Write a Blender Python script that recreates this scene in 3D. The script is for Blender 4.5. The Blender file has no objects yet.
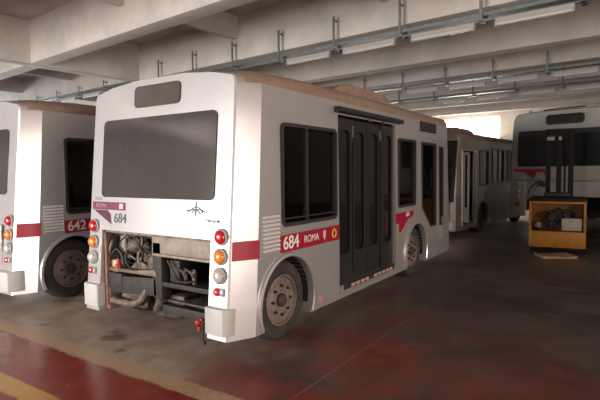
import bpy, bmesh, math, random
from mathutils import Vector, Matrix
random.seed(7)
SC = bpy.context.scene
C = SC.collection
PI = math.pi

# ------------------------------------------------------------------ materials
MATS = {}
def mat(name, col, rough=.5, metal=0., var=0., scale=4., bump=0., bscale=30., trans=0., emit=0., coat=0., spec=None, dark=None, detail=5):
    if name in MATS: return MATS[name]
    m = bpy.data.materials.new(name); m.use_nodes = True
    nt = m.node_tree; b = nt.nodes['Principled BSDF']
    b.inputs['Base Color'].default_value = (*col, 1)
    b.inputs['Roughness'].default_value = rough
    b.inputs['Metallic'].default_value = metal
    if spec is not None: b.inputs['Specular IOR Level'].default_value = spec
    if coat: b.inputs['Coat Weight'].default_value = coat; b.inputs['Coat Roughness'].default_value = .12
    if emit:
        b.inputs['Emission Color'].default_value = (*col, 1); b.inputs['Emission Strength'].default_value = emit
    if trans: b.inputs['Transmission Weight'].default_value = trans
    tc = nt.nodes.new('ShaderNodeTexCoord')
    if var:
        n = nt.nodes.new('ShaderNodeTexNoise'); n.inputs['Scale'].default_value = scale; n.inputs['Detail'].default_value = detail
        n.inputs['Roughness'].default_value = .62
        nt.links.new(tc.outputs['Object'], n.inputs['Vector'])
        r = nt.nodes.new('ShaderNodeValToRGB')
        d = dark or tuple(c*(1-var) for c in col)
        r.color_ramp.elements[0].position = .35; r.color_ramp.elements[0].color = (*d, 1)
        r.color_ramp.elements[1].position = .62; r.color_ramp.elements[1].color = (*col, 1)
        nt.links.new(n.outputs['Fac'], r.inputs['Fac']); nt.links.new(r.outputs['Color'], b.inputs['Base Color'])
    if bump:
        n2 = nt.nodes.new('ShaderNodeTexNoise'); n2.inputs['Scale'].default_value = bscale; n2.inputs['Detail'].default_value = 4
        nt.links.new(tc.outputs['Object'], n2.inputs['Vector'])
        bp = nt.nodes.new('ShaderNodeBump'); bp.inputs['Strength'].default_value = bump; bp.inputs['Distance'].default_value = .02
        nt.links.new(n2.outputs['Fac'], bp.inputs['Height']); nt.links.new(bp.outputs['Normal'], b.inputs['Normal'])
    MATS[name] = m; return m

def tinted_glass(name, tint, gloss=.25, rough=.05):
    m = bpy.data.materials.new(name); m.use_nodes = True; nt = m.node_tree
    out = nt.nodes['Material Output']; nt.nodes.remove(nt.nodes['Principled BSDF'])
    t = nt.nodes.new('ShaderNodeBsdfTransparent'); t.inputs['Color'].default_value = (*tint, 1)
    g = nt.nodes.new('ShaderNodeBsdfGlossy'); g.inputs['Roughness'].default_value = rough; g.inputs['Color'].default_value = (.8, .8, .8, 1)
    f = nt.nodes.new('ShaderNodeFresnel'); f.inputs['IOR'].default_value = 1.5
    mx = nt.nodes.new('ShaderNodeMixShader')
    nt.links.new(f.outputs[0], mx.inputs[0]); nt.links.new(t.outputs[0], mx.inputs[1]); nt.links.new(g.outputs[0], mx.inputs[2])
    nt.links.new(mx.outputs[0], out.inputs['Surface']); return m

M_PAINT = mat('silver_paint', (.60, .595, .60), .30, .62, .05, 2.2, coat=.3)
M_PAINTD = mat('dusty_silver_paint', (.30, .29, .27), .5, .2, .3, 3)
M_PAINTF = mat('dull_dark_paint', (.24, .21, .185), .42, .3, .25, 2.5)  # darker, duller version of the silver paint, for the far bus
M_PAINTG = mat('dim_white_paint', (.36, .355, .33), .5, .0, .12, 2)
M_BUMP = mat('bumper_plastic', (.46, .455, .445), .55, 0, .08, 3)
M_PAINTW = mat('white_paint', (.66, .66, .65), .4, .0, .08, 2)
M_ROOF = mat('dusty_tan_roof', (.34, .235, .18), .6, 0, .25, 5)
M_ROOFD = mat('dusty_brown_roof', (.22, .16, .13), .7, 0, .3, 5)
M_RED = mat('crimson_stripe', (.34, .004, .030), .45, 0, .12, 5)
M_PURPLE = mat('faded_purple_band', (.17, .035, .07), .4, 0, .2, 12)
M_PURPLED = mat('deep_purple_band', (.08, .015, .045), .4)
M_WHITE = mat('white_lettering', (.8, .78, .76), .5)
M_GREYTXT = mat('grey_lettering', (.1, .1, .11), .5)
M_GOLD = mat('yellow_crest', (.75, .5, .08), .5)
M_BLACK = mat('black_rubber', (.02, .019, .018), .55, 0, .3, 8)
M_FRAME = mat('black_window_frame', (.028, .025, .025), .45)
M_DOOR = mat('black_door_panel', (.026, .026, .028), .4, .1, .25, 6)
M_DGLASS = mat('dark_door_glass', (.012, .012, .014), .08, 0)
M_RGLASS = mat('dark_rear_glass', (.05, .045, .045), .1, 0, .2, 1.5, coat=.6)
M_SIGN = mat('dull_sign_glass', (.09, .075, .068), .16, 0, .2, 3)
M_TINT = tinted_glass('tinted_window_glass', (.62, .58, .56))
M_TINTG = tinted_glass('greenish_window_glass', (.55, .64, .60))
M_TYRE = mat('dusty_tyre_rubber', (.05, .042, .038), .85, 0, .45, 7, .3, 40)
M_RIM = mat('dusty_wheel_rim', (.24, .19, .165), .6, .2, .4, 9)
M_HUB = mat('dark_hub', (.06, .05, .045), .6, .2)
M_GREY = mat('grey_plastic', (.22, .22, .22), .5)
M_LRED = mat('red_lens', (.48, .01, .015), .15, 0, coat=.8)
M_LAMB = mat('amber_lens', (.66, .20, .02), .15, 0, coat=.8)
M_LCLR = mat('clear_lens', (.42, .40, .38), .15, 0, coat=.8)
M_ENG = mat('oily_engine_metal', (.11, .085, .07), .6, .2, .7, 18, .5, 30)
M_ENGL = mat('dusty_light_metal', (.23, .185, .15), .55, .2, .65, 14, .3, 30)
M_ENGD = mat('dark_grimy_metal', (.034, .029, .026), .65, .1, .5, 12)
M_PIPE = mat('brown_exhaust_pipe', (.19, .14, .11), .6, .2, .5, 14)
M_RUST = mat('rusty_post', (.25, .13, .09), .7, .1, .4, 15)
M_FLOORIN = mat('bus_floor_vinyl', (.09, .085, .08), .7)
M_SEAT = mat('bus_seat_shell', (.12, .10, .10), .5)
M_POLE = mat('tan_handrail', (.62, .36, .22), .35)
M_YEL = mat('forklift_yellow', (.33, .125, .002), .5, 0, .3, 7)
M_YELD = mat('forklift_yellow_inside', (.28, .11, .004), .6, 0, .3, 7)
M_DGREY = mat('dark_grey_steel', (.010, .010, .011), .7, 0, spec=.2)
M_BATT = mat('pale_battery_case', (.32, .30, .26), .6, 0, .3, 9)
M_CARD = mat('tan_cardboard', (.30, .19, .12), .85, 0, .3, 12, .4, 25)
M_CONC = mat('concrete_light', (.49, .455, .415), .85, 0, .2, 1.4, .35, 14)
M_SLAB = mat('concrete_slab', (.43, .395, .36), .9, 0, .25, .9, .2, 12)
M_STEEL = mat('galvanised_grey', (.16, .175, .175), .5, .5, .3, 10)
M_HOUS = mat('light_housing', (.30, .29, .27), .5)
M_TUBE = mat('unlit_tube_diffuser', (.42, .40, .37), .35)
M_WALL = mat('plaster_wall', (.60, .54, .48), .85, 0, .15, 1.2)
M_WINLIT = mat('daylight_window', (1., .93, .84), .5, emit=4.0)
M_RED_P = mat('red_plastic', (.34, .015, .02), .4)
M_PAPER = mat('white_scrap', (.8, .77, .72), .8)
M_PIPEW = mat('pale_conduit', (.5, .44, .4), .6)

# ------------------------------------------------------------------ mesh builder
def rrect(a0, a1, b0, b1, r, n=6):
    pts = []
    for (ca, cb, s) in ((a1-r, b1-r, 0), (a0+r, b1-r, 1), (a0+r, b0+r, 2), (a1-r, b0+r, 3)):
        for k in range(n+1):
            t = PI/2*(s+k/n); pts.append((ca+r*math.cos(t), cb+r*math.sin(t)))
    return pts
class MB:
    def __init__(s): s.v = []; s.f = []
    def add(s, vs, fs):
        o = len(s.v); s.v += [tuple(v) for v in vs]; s.f += [tuple(i+o for i in f) for f in fs]; return s
    def box(s, x0, x1, y0, y1, z0, z1, M=None):
        vs = [Vector((x, y, z)) for x in (x0, x1) for y in (y0, y1) for z in (z0, z1)]
        if M: vs = [M @ v for v in vs]
        return s.add(vs, [(0,1,3,2),(4,6,7,5),(0,4,5,1),(2,3,7,6),(0,2,6,4),(1,5,7,3)])
    def prism(s, poly, ax, d0, d1):
        n = len(poly)
        def P(a, b, d): return (d, a, b) if ax == 'x' else ((a, d, b) if ax == 'y' else (a, b, d))
        vs = [P(a, b, d0) for a, b in poly]+[P(a, b, d1) for a, b in poly]
        return s.add(vs, [tuple(range(n)), tuple(range(2*n-1, n-1, -1))]+[(i, (i+1) % n, n+(i+1) % n, n+i) for i in range(n)])
    def ring(s, po, pi, ax, d0, d1):
        n = len(po)
        def P(a, b, d): return (d, a, b) if ax == 'x' else ((a, d, b) if ax == 'y' else (a, b, d))
        vs = [P(a, b, d0) for a, b in po]+[P(a, b, d1) for a, b in po]+[P(a, b, d0) for a, b in pi]+[P(a, b, d1) for a, b in pi]
        fs = []
        for i in range(n):
            j = (i+1) % n
            fs += [(i, j, n+j, n+i), (2*n+i, 2*n+j, 3*n+j, 3*n+i), (i, j, 2*n+j, 2*n+i), (n+i, n+j, 3*n+j, 3*n+i)]
        return s.add(vs, fs)
    def lathe(s, o, ax, prof, n=28, cap=True):
        o = Vector(o); ax = Vector(ax).normalized()
        u = ax.orthogonal().normalized(); w = ax.cross(u)
        vs = []
        for r, t in prof:
            for k in range(n):
                a = 2*PI*k/n; vs.append(o+ax*t+u*(r*math.cos(a))+w*(r*math.sin(a)))
        fs = []
        for i in range(len(prof)-1):
            for k in range(n):
                j = (k+1) % n; fs.append((i*n+k, i*n+j, (i+1)*n+j, (i+1)*n+k))
        if cap:
            fs.append(tuple(range(n))); fs.append(tuple(range(len(vs)-1, len(vs)-n-1, -1)))
        return s.add(vs, fs)
    def cyl(s, p0, p1, r, n=12, r2=None):
        p0 = Vector(p0); p1 = Vector(p1)
        return s.lathe(p0, p1-p0, [(r, 0), (r if r2 is None else r2, (p1-p0).length)], n)
    def tube(s, pts, r, n=8, sub=5):
        P = [Vector(p) for p in pts]
        if len(P) > 2 and sub > 1:
            Q = []
            for i in range(len(P)-1):
                a = P[max(i-1, 0)]; b = P[i]; c = P[i+1]; d = P[min(i+2, len(P)-1)]
                for k in range(sub):
                    t = k/sub
                    Q.append(.5*((2*b)+(c-a)*t+(2*a-5*b+4*c-d)*t*t+(3*b-a-3*c+d)*t**3))
            Q.append(P[-1]); P = Q
        vs = []; u = None
        for i, p in enumerate(P):
            t = (P[min(i+1, len(P)-1)]-P[max(i-1, 0)]).normalized()
            u = t.orthogonal().normalized() if u is None else (u-t*u.dot(t)).normalized()
            w = t.cross(u)
            for k in range(n):
                a = 2*PI*k/n; vs.append(p+u*(r*math.cos(a))+w*(r*math.sin(a)))
        fs = [(i*n+k, i*n+(k+1) % n, (i+1)*n+(k+1) % n, (i+1)*n+k) for i in range(len(P)-1) for k in range(n)]
        fs += [tuple(range(n)), tuple(range(len(vs)-1, len(vs)-n-1, -1))]
        return s.add(vs, fs)
    def blob(s, c, rx, ry, rz, seed=0, n=10, amp=.18):
        rnd = random.Random(seed); vs = []; fs = []
        for i in range(1, n):
            for k in range(2*n):
                th = PI*i/n; ph = PI*k/n; q = 1+rnd.uniform(-amp, amp)
                vs.append((c[0]+rx*q*math.sin(th)*math.cos(ph), c[1]+ry*q*math.sin(th)*math.sin(ph), c[2]+rz*q*math.cos(th)))
        m = 2*n
        for i in range(n-2):
            for k in range(m): fs.append((i*m+k, i*m+(k+1) % m, (i+1)*m+(k+1) % m, (i+1)*m+k))
        fs += [tuple(range(m)), tuple(range(len(vs)-1, len(vs)-m-1, -1))]
        return s.add(vs, fs)
    def mesh(s, name, bevel=0, ang=35):
        me = bpy.data.meshes.new(name); me.from_pydata(s.v, [], s.f)
        bm = bmesh.new(); bm.from_mesh(me); bmesh.ops.recalc_face_normals(bm, faces=bm.faces)
        if bevel:
            es = [e for e in bm.edges if len(e.link_faces) == 2 and e.calc_face_angle(0) > math.radians(40)]
            bmesh.ops.bevel(bm, geom=es, offset=bevel, segments=2, affect='EDGES', profile=.6, clamp_overlap=True)
        bm.to_mesh(me); bm.free(); smooth(me, ang); return me
    def build(s, name, m, parent=None, bevel=0, ang=35):
        return obj(name, s.mesh(name, bevel, ang), m, parent)
def smooth(me, ang=35):
    for p in me.polygons: p.use_smooth = True
    me.set_sharp_from_angle(angle=math.radians(ang))
def obj(name, me, m, parent=None):
    o = bpy.data.objects.new(name, me); C.objects.link(o)
    if m: me.materials.clear(); me.materials.append(m)
    if parent: o.parent = parent
    return o
def tag(o, label=None, cat=None, group=None, kind=None):
    for k, v in (('label', label), ('category', cat), ('group', group), ('kind', kind)):
        if v: o[k] = v
    return o
def empty(name, loc, rz=0, **k):
    o = bpy.data.objects.new(name, None); C.objects.link(o); o.location = loc; o.rotation_euler = (0, 0, rz); o.empty_display_size = .2
    return tag(o, **k)
def copy_tree(o, parent=None):
    c = o.copy(); C.objects.link(c); c.parent = parent
    for ch in list(o.children): copy_tree(ch, c)
    return c
def boolean(me, ops):
    a = bpy.data.objects.new('tmp', me); C.objects.link(a); tmp = []
    for kind, mb in ops:
        b = bpy.data.objects.new('tmpc', mb.mesh('c')); C.objects.link(b); tmp.append(b)
        md = a.modifiers.new('b', 'BOOLEAN'); md.operation = kind; md.object = b; md.solver = 'EXACT'
    dg = bpy.context.evaluated_depsgraph_get(); dg.update()
    r = bpy.data.meshes.new_from_object(a.evaluated_get(dg))
    for b in tmp+[a]: bpy.data.objects.remove(b)
    return r
def text(name, s, size, M, m, parent, ext=.0015, xs=1., font_off=0.):
    cu = bpy.data.curves.new(name, 'FONT'); cu.body = s; cu.size = size; cu.extrude = ext; cu.offset = font_off
    cu.align_x = 'CENTER'; cu.align_y = 'CENTER'
    t = bpy.data.objects.new(name, cu); C.objects.link(t)
    dg = bpy.context.evaluated_depsgraph_get(); dg.update()
    me = bpy.data.meshes.new_from_object(t.evaluated_get(dg)); bpy.data.objects.remove(t)
    me.transform(M @ Matrix.Diagonal((xs, 1, 1, 1)))
    return obj(name, me, m, parent)
def M_side(x, y, z, s=1):   # reading on the +x side (s=1), text runs along +y ; on the -x side it runs along -y
    return Matrix(((0, 0, s, x), (s, 0, 0, y), (0, 1, 0, z), (0, 0, 0, 1)))
def M_rear(x, y, z, lean=.083):
    return Matrix(((1, 0, 0, x), (0, lean, -1, y), (0, 1, 0, z), (0, 0, 0, 1)))

# ------------------------------------------------------------------ bus
LEAN = .083
def yr(z): return LEAN*(z-1)
def body_mesh(L=6.05, zb=.19):
    def sec(w, drop=0., k=1.):
        if w < 1.05 and drop in (.06, .045):
            P = [(w, zb), (w, .6), (w-.003, 1.0), (w-.006, 1.5), (w-.010, 2.1), (w-.014, 2.42), (w-.017, 2.455), (w-.024, 2.485), (w-.05, 2.51), (w-.3, 2.56), (w*.35, 2.595)]
            return P + [(-x, z) for x, z in reversed(P)]
        P = [(w-.0, zb), (w, .6), (w-.003, 1.0), (w-.008, 1.5), (w-.014, 2.1), (w-.018, 2.435-drop), (w-.028, 2.50-drop), (w-.055, 2.555-drop), (w-.11, 2.59-drop), (w-.3, 2.63-drop), (w*.35, 2.655-drop)]
        return P + [(-x, z) for x, z in reversed(P)]
    st = [(0.0, 1.02, .06, 1., 0), (.012, 1.04, .045, 1., 0), (.24, 1.15, .03, .85, 0), (1., 1.15, 0, 0, 0), (2.6, 1.15, 0, 0, 0), (4.6, 1.15, 0, 0, 0),
          (L-.26, 1.15, 0, 0, .35), (L-.12, 1.12, .02, 0, .8), (L-.03, 1.02, .05, 0, 1.), (L, .88, .08, 0, 1.)]
    vs = []
    for y, w, dr, kr, kf in st:
        for x, z in sec(w, dr): vs.append((x, y+kr*LEAN*(z-1)-kf*.13*max(z-.9, 0), z))
    n = 22; fs = [tuple(range(n)), tuple(range(len(vs)-1, len(vs)-n-1, -1))]
    for i in range(len(st)-1):
        for k in range(n): fs.append((i*n+k, i*n+(k+1) % n, (i+1)*n+(k+1) % n, (i+1)*n+k))
    return MB().add(vs, fs).mesh('body')

def wheel(parent, x, y, s, rad=.395, mtyre=M_TYRE, mrim=M_RIM, dual=False):
    # outer face at x towards s
    w = .24
    t = MB().lathe((x-s*w, y, rad), (s, 0, 0), [(rad*.62, 0), (rad*.9, .0), (rad*.985, .03), (rad, .07), (rad, w-.07), (rad*.985, w-.035), (rad*.93, w-.008), (rad*.80, w+.004), (rad*.70, w-.004), (rad*.635, w-.02), (rad*.62, w-.05)], 40, True)
    for k in range(40):   # tread blocks
        a = 2*PI*k/40
        t.box(-.0, .07, -.012, .012, -.003, .004, Matrix.Translation((x-s*w*.5-(.035), y, rad)) @ Matrix.Rotation(a, 4, 'X') @ Matrix.Translation((0, 0, rad)))
    wt = t.build('wheel', mtyre, parent)
    R = rad*.62
    prof = [(R*1.02, -.03), (R*1.03, -.005), (R*.97, .0), (R*.93, -.02), (R*.90, -.045), (R*.80, -.055), (R*.72, -.03), (R*.5, -.012), (R*.42, -.012), (R*.36, -.025), (R*.30, -.025)]
    MB().lathe((x, y, rad), (s, 0, 0), prof, 36, True).build('rim', mrim, wt)
    if mrim is not M_RIM: return wt
    for k in range(8):
        h = MB(); a = 2*PI*(k+.5)/8; c = (x-s*.035, y+R*.82*math.cos(a), rad+R*.82*math.sin(a))
        h.lathe((x-s*.05, y+R*.76*math.cos(a), rad+R*.76*math.sin(a)), (s, 0, 0), [(R*.085, 0), (R*.085, .014)], 10)
        h.build('rim_hole', M_BLACK, wt)
    h = MB(); h.lathe((x-s*.03, y, rad), (s, 0, 0), [(R*.28, 0), (R*.27, .03), (R*.2, .05), (R*.1, .055)], 16)
    h.build('hub', M_HUB, wt)
    for k in range(8):
        h = MB(); a = 2*PI*k/8; h.lathe((x-s*.03, y+R*.58*math.cos(a), rad+R*.58*math.sin(a)), (s, 0, 0), [(R*.07, 0), (R*.06, .035)], 6)
        h.build('wheel_nut', M_ENGD, wt)
    return wt

def lamp(parent, name, x, z, m, r=.062, bez=.075):
    y = yr(z)
    b = MB().lathe((x, y-.002, z), (0, -1, 0), [(bez, 0), (bez, .014), (bez*.86, .02)], 24).build('lamp_bezel', M_GREY, parent)
    MB().lathe((x, y-.012, z), (0, -1, 0), [(r, 0), (r*.97, .018), (r*.85, .032), (r*.6, .044), (r*.25, .05), (.004, .051)], 24).build(name, m, b)

def make_bus(loc, rz, number, label, s=1, rear_open=True, door=True, wins=None, paint=M_PAINT, roof=M_ROOF, front=False, both=True, far=False, zs=1., mtyre=M_TYRE, mrim=M_RIM, clip=False):
    root = empty('bus', loc, rz, label=label, cat='bus', group=None)
    root.scale = (1, 1, zs)
    L = 6.05; X = 1.15
    W = wins if wins is not None else [(.60, 1.66, 1.125, 2.125, .07), (3.43, 4.12, 1.125, 2.125, .06)]
    ops = [('DIFFERENCE', MB().box(-1.09, 1.09, .72, 5.55, .36, 2.46))]
    sides = (1, -1) if both else (s,)
    def cutbox(y0, y1, z0, z1, r, sd):
        return MB().prism(rrect(y0, y1, z0, z1, r), 'x', sd*.9, sd*1.4)
    for sd in sides:
        for w in W: ops.append(('DIFFERENCE', cutbox(*w, sd)))
    w3 = [(4.38, 2.115), (5.08, 2.115), (5.10, .72), (4.82, .72), (4.40, 1.06)]
    w4 = [(5.24, 2.08), (5.46, 2.06), (5.50, .70), (5.27, .70)]
    if not front:
        ops.append(('DIFFERENCE', MB().prism(w3, 'x', s*.9, s*1.4)))
        ops.append(('DIFFERENCE', MB().prism(w4, 'x', s*.9, s*1.4)))
    else:
        ops.append(('DIFFERENCE', MB().box(min(s*.9, s*1.4), max(s*.9, s*1.4), 4.75, 5.62, .33, 2.14)))
    if door: ops.append(('DIFFERENCE', MB().box(min(s*.9, s*1.4), max(s*.9, s*1.4), 1.71, 3.34, .30, 2.30)))
    for yw in (.70, 4.17):
        for sd in (1, -1):
            ops.append(('DIFFERENCE', MB().lathe((sd*.78, yw, .395), (sd, 0, 0), [(.438, 0), (.438, .7)], 40)))
    if rear_open: ops.append(('DIFFERENCE', MB().box(-.80, .80, -.5, .8, .0, 1.055)))
    full = boolean(body_mesh(L), ops)
    rb = lambda: MB().box(-2, 2, .20, 8, 2.445, 4)
    bo = obj('body', boolean(full, [('DIFFERENCE', rb())]), paint, root); smooth(bo.data, 25)
    ro = obj('roof', boolean(full, [('INTERSECT', rb())]), roof, root); smooth(ro.data, 40)
    # roof pods
    RU = (1.7, .75) if far else (0, .9)
    MB().prism([(a+RU[0], b) for a, b in [(1.9, 2.6), (2.2, 2.72), (2.5, 2.77), (3.45, 2.77), (3.62, 2.74), (3.85, 2.61)]], 'x', -RU[1], RU[1]).build('roof_unit', roof, ro, .03)
    MB().prism([(5.05, 2.55), (5.15, 2.60), (5.75, 2.61), (5.88, 2.55), (5.88, 2.50), (5.5, 2.5)], 'x', -.8, .8).build('roof_visor', roof, ro, .02)
    # side windows
    for sd in sides:
        for i, (y0, y1, z0, z1, r) in enumerate(W):
            po = rrect(y0, y1, z0, z1, r); pi = rrect(y0+.035, y1-.035, z0+.035, z1-.035, max(r-.03, .02))
            wf = MB().ring(po, pi, 'x', sd*(X-.05), sd*(X+.008)).build('side_window', M_FRAME, root)
            MB().prism(rrect(y0+.03, y1-.03, z0+.03, z1-.03, max(r-.03, .02)), 'x', sd*(X-.034), sd*(X-.028)).build('pane', M_TINT, wf)
            if y1-y0 > .9:
                ym = y0+(y1-y0)*.44
                MB().box(min(sd*(X-.04), sd*(X-.01)), max(sd*(X-.04), sd*(X-.01)), ym-.018, ym+.018, z0+.03, z1-.03).box(min(sd*(X-.04), sd*(X-.012)), max(sd*(X-.04), sd*(X-.012)), y0+.04, y1-.04, z0+.07, z0+.082).build('window_divider', M_FRAME, wf)
    if not front:
        for nm, w, m in (('driver_window', w3, M_TINTG), ('quarter_window', w4, M_TINTG)):
            cx = sum(p[0] for p in w)/len(w); cz = sum(p[1] for p in w)/len(w)
            pi = [(cx+(a-cx)*(.90 if nm[0] == 'd' else .72), cz+(b-cz)*.95) for a, b in w]
            wf = MB().ring(w, pi, 'x', s*(X-.05), s*(X+.004)).build(nm, M_FRAME, root)
            MB().prism(pi, 'x', s*(X-.034), s*(X-.028)).build('pane', m, wf)
    # arches, wheels, wells
    for yw in (.70, 4.17):
        for sd in (1, -1):
            vs = []; fs = []; n = 26
            a0 = math.radians(-24 if yw < 1 else -22); a1 = PI-a0
            for k in range(n+1):
                a = a0+(a1-a0)*k/n
                for (r, xx) in ((.438, .95), (.438, 1.160), (.447, 1.172), (.475, 1.168), (.485, 1.145)):
                    vs.append((sd*xx, yw+r*math.cos(a), .395+r*math.sin(a)))
            for k in range(n):
                for j in range(4): fs.append((k*5+j, k*5+j+1, k*5+j+6, k*5+j+5))
            MB().add(vs, fs).build('wheel_arch', paint, root)
            vs = []; fs = []
            for k in range(n+1):
                a = math.radians(-15)+(math.radians(210))*k/n
                for (r, xx) in ((.437, 1.09), (.437, .76), (.0, .76)):
                    vs.append((sd*xx, yw+r*math.cos(a), .395+r*math.sin(a)))
            for k in range(n):
                for j in range(2): fs.append((k*3+j, k*3+j+1, k*3+j+4, k*3+j+3))
            MB().add(vs, fs).build('wheel_well', M_ENGD, root)
            wheel(root, sd*1.075, yw, sd, mtyre=mtyre, mrim=mrim)
        MB().cyl((-.9, yw, .395), (.9, yw, .395), .055, 12).blob((0, yw, .395), .17, .15, .15, 3, 8, .03).build('axle', M_ENGD, root)
    # door
    if door:
        d0 = 1.71; lw = (3.34-1.71)/4
        for k in range(4):
            y0 = d0+k*lw+.008; y1 = d0+(k+1)*lw-.008
            po = rrect(y0, y1, .34, 2.27, .01); pi = rrect(y0+.055, y1-.055, .66, 2.16, .09)
            xo = X-.045-(.015 if k in (1, 2) else 0)
            lf = MB().ring(po, pi, 'x', s*(xo-.035), s*xo).build('door_leaf', M_DOOR, root)
            MB().prism(rrect(y0+.05, y1-.05, .65, 2.165, .09), 'x', s*(xo-.028), s*(xo-.02)).build('door_pane', M_DGLASS, lf)
            MB().ring(pi, rrect(y0+.07, y1-.07, .68, 2.14, .08), 'x', s*(xo-.012), s*(xo+.006)).build('pane_seal', M_BLACK, lf)
            if k in (0, 2):
                MB().box(min(s*(xo-.01), s*(xo+.012)), max(s*(xo-.01), s*(xo+.012)), y1-.012, y1+.012, 2.06, 2.2).build('hinge_plate', M_RIM, lf)
                MB().box(min(s*(xo-.01), s*(xo+.02)), max(s*(xo-.01), s*(xo+.02)), y1-.008, y1+.008, .45, 2.0).build('edge_strip', M_BLACK, lf)
        MB().prism([(X-.03, 2.315), (X+.065, 2.32), (X+.075, 2.345), (X+.065, 2.375), (X-.03, 2.385)], 'y', 1.63, 3.46).build('door_header', M_FRAME, root, .004) if s > 0 else None
        MB().box(min(s*1.0, s*1.155), max(s*1.0, s*1.155), 1.70, 3.35, .245, .34).build('door_sill', M_PAINTD, root)
        MB().box(min(s*1.15, s*1.157), max(s*1.15, s*1.157), 1.80, 3.27, .275, .345).build('sill_backing', M_FRAME, root)
        b = MB()
        for k in range(10):
            if k in (4,): continue
            yy = 1.98+k*.125; b.box(min(s*1.155, s*1.162), max(s*1.155, s*1.162), yy, yy+.09, .285, .32)
        b.build('sill_reflectors', mat('pinkish_reflector', (.55, .33, .28), .4), root)
        [MB().cyl((s*1.16, yy, 2.29), (s*1.16, yy+.04, 2.29), .018, 8).build('header_latch', M_ENGL, root) for yy in (2.47, 2.87)]
    # rear
    def rpoly(poly, name, m, d0=.004, d1=.012, parent=root, ms=None):
        n = len(poly)
        vs = [(x, yr(z)-d1, z) for x, z in poly]+[(x, yr(z)+d0, z) for x, z in poly]
        return MB().add(vs, [tuple(range(n)), tuple(range(2*n-1, n-1, -1))]+[(i, (i+1) % n, n+(i+1) % n, n+i) for i in range(n)]).build(name, m, parent)
    rpoly(rrect(-.825, .825, 1.405, 2.215, .06), 'rear_window', M_RGLASS)
    rs = rpoly(rrect(-.335, .335, 2.315, 2.53, .05), 'rear_sign', M_FRAME)
    rpoly(rrect(-.322, .322, 2.328, 2.517, .042), 'sign_glass', M_SIGN, 0, .014, rs)
    for sd in (-1, 1):
        lamp(root, 'red_lens', sd*.93, 1.09, M_LRED); lamp(root, 'amber_lens', sd*.93, .918, M_LAMB)
        lamp(root, 'clear_lens', sd*.93, .752, M_LCLR)
        xx = sd*.93
        b = MB().box(xx-.05, xx+.06, yr(.61)-.014, yr(.61)+.01, .575, .645).build('lamp_bezel', M_GREY, root, .006)
        MB().lathe((xx-.018, yr(.61)-.01, .61), (0, -1, 0), [(.034, 0), (.033, .02), (.02, .03), (.003, .032)], 16).build('red_lens', M_LRED, b)
        MB().lathe((xx+.035, yr(.61)-.01, .61), (0, -1, 0), [(.022, 0), (.02, .012), (.003, .016)], 14).build('clear_lens', M_LCLR, b)
    if rear_open:
        for sd in (-1, 1):
            a0, a1 = (.79, 1.10)
            pl = [(a0, -.08), (a0+.02, -.095), (.93, -.10), (1.01, -.095), (1.05, -.06), (1.065, .0), (1.065, .06), (a0, .06)]
            MB().prism([(sd*x, y) for x, y in pl], 'z', .235, .475).build('bumper_corner', M_BUMP, root, .012)
    else:
        pl = [(-1.11, .06), (-1.10, -.02), (-1.05, -.12), (-.9, -.15), (.9, -.15), (1.05, -.12), (1.10, -.02), (1.11, .06)]
        MB().prism(pl, 'z', .235, .48).build('rear_bumper', M_BUMP, root, .012)
        MB().box(-.79, .79, -.02+yr(.7), .0+yr(.7), .50, 1.04).build('engine_door', paint, root, .004)
    # stripe
    z0, z1 = .882, 1.05
    if not far:
        def corner_strip(y0, y1):   # on the slanted corner panel
            def P(y, z): 
                x = (1.04+.11*(y-.012)/.228 if y < .24 else 1.15)+.003
                return (s*x, y+yr(z)*.9*(1 if y < .24 else .85), z)
            ys = [y0, (y0+.22)/2, .24, y1] if y1 > .24 else [y0, y1]
            vs = []; 
            for y in ys: vs += [P(y, z0), P(y, z1)]
            return MB().add(vs, [(2*i, 2*i+1, 2*i+3, 2*i+2) for i in range(len(ys)-1)])
        o = corner_strip(.014, .255).build('stripe', M_RED, root); 
        sm = lambda y0, y1: MB().box(min(s*1.14, s*1.1525), max(s*1.14, s*1.1525), y0, y1, z0, z1)
        o = sm(.57, 1.705).build('stripe', M_RED, root)
        fl = [(3.345, z1), (4.04, z1), (4.02, .975), (3.80, .935), (3.53, .77), (3.46, .77), (3.46, .90), (3.345, .90)]
        MB().prism(fl, 'x', s*1.14, s*1.1525).build('stripe', M_RED, root)
        text('fleet_number', number, .18, M_side(s*1.154, .745, .966, s), M_WHITE, root, xs=1.0, font_off=.003)
        text('city_name', 'ROMA', .105, M_side(s*1.154, 1.115, .966, s), M_WHITE, root, xs=.95)
        MB().prism([(1.345, 1.02), (1.40, 1.02), (1.40, .96), (1.375, .91), (1.345, .96)], 'x', s*1.1525, s*1.1545).build('crest', mat('pale_crest', (.7, .45, .38), .5), root)
        MB().lathe((s*1.1525, 1.585, .966), (s, 0, 0), [(.052, 0), (.052, .002)], 20).build('emblem', M_GOLD, root)
        MB().lathe((s*1.1545, 1.585, .966), (s, 0, 0), [(.028, 0), (.028, .001)], 16).lathe((s*1.1535, 1.585, 1.0), (s, 0, 0), [(.008, 0), (.008, .0025)], 8).lathe((s*1.1535, 1.585, .93), (s, 0, 0), [(.008, 0), (.008, .0025)], 8).build('emblem_centre', M_RED, root)
        text('fleet_number', '684' if number == '684' else number, .1, M_side(s*1.154, 3.78, 1.01, s), M_WHITE, root, xs=.9)
        MB().box(min(s*1.14, s*1.1525), max(s*1.14, s*1.1525), 1.26, 1.33, .255, .32).build('jacking_mark', mat('pink_mark', (.6, .2, .25), .5), root)
        v = MB()
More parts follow.
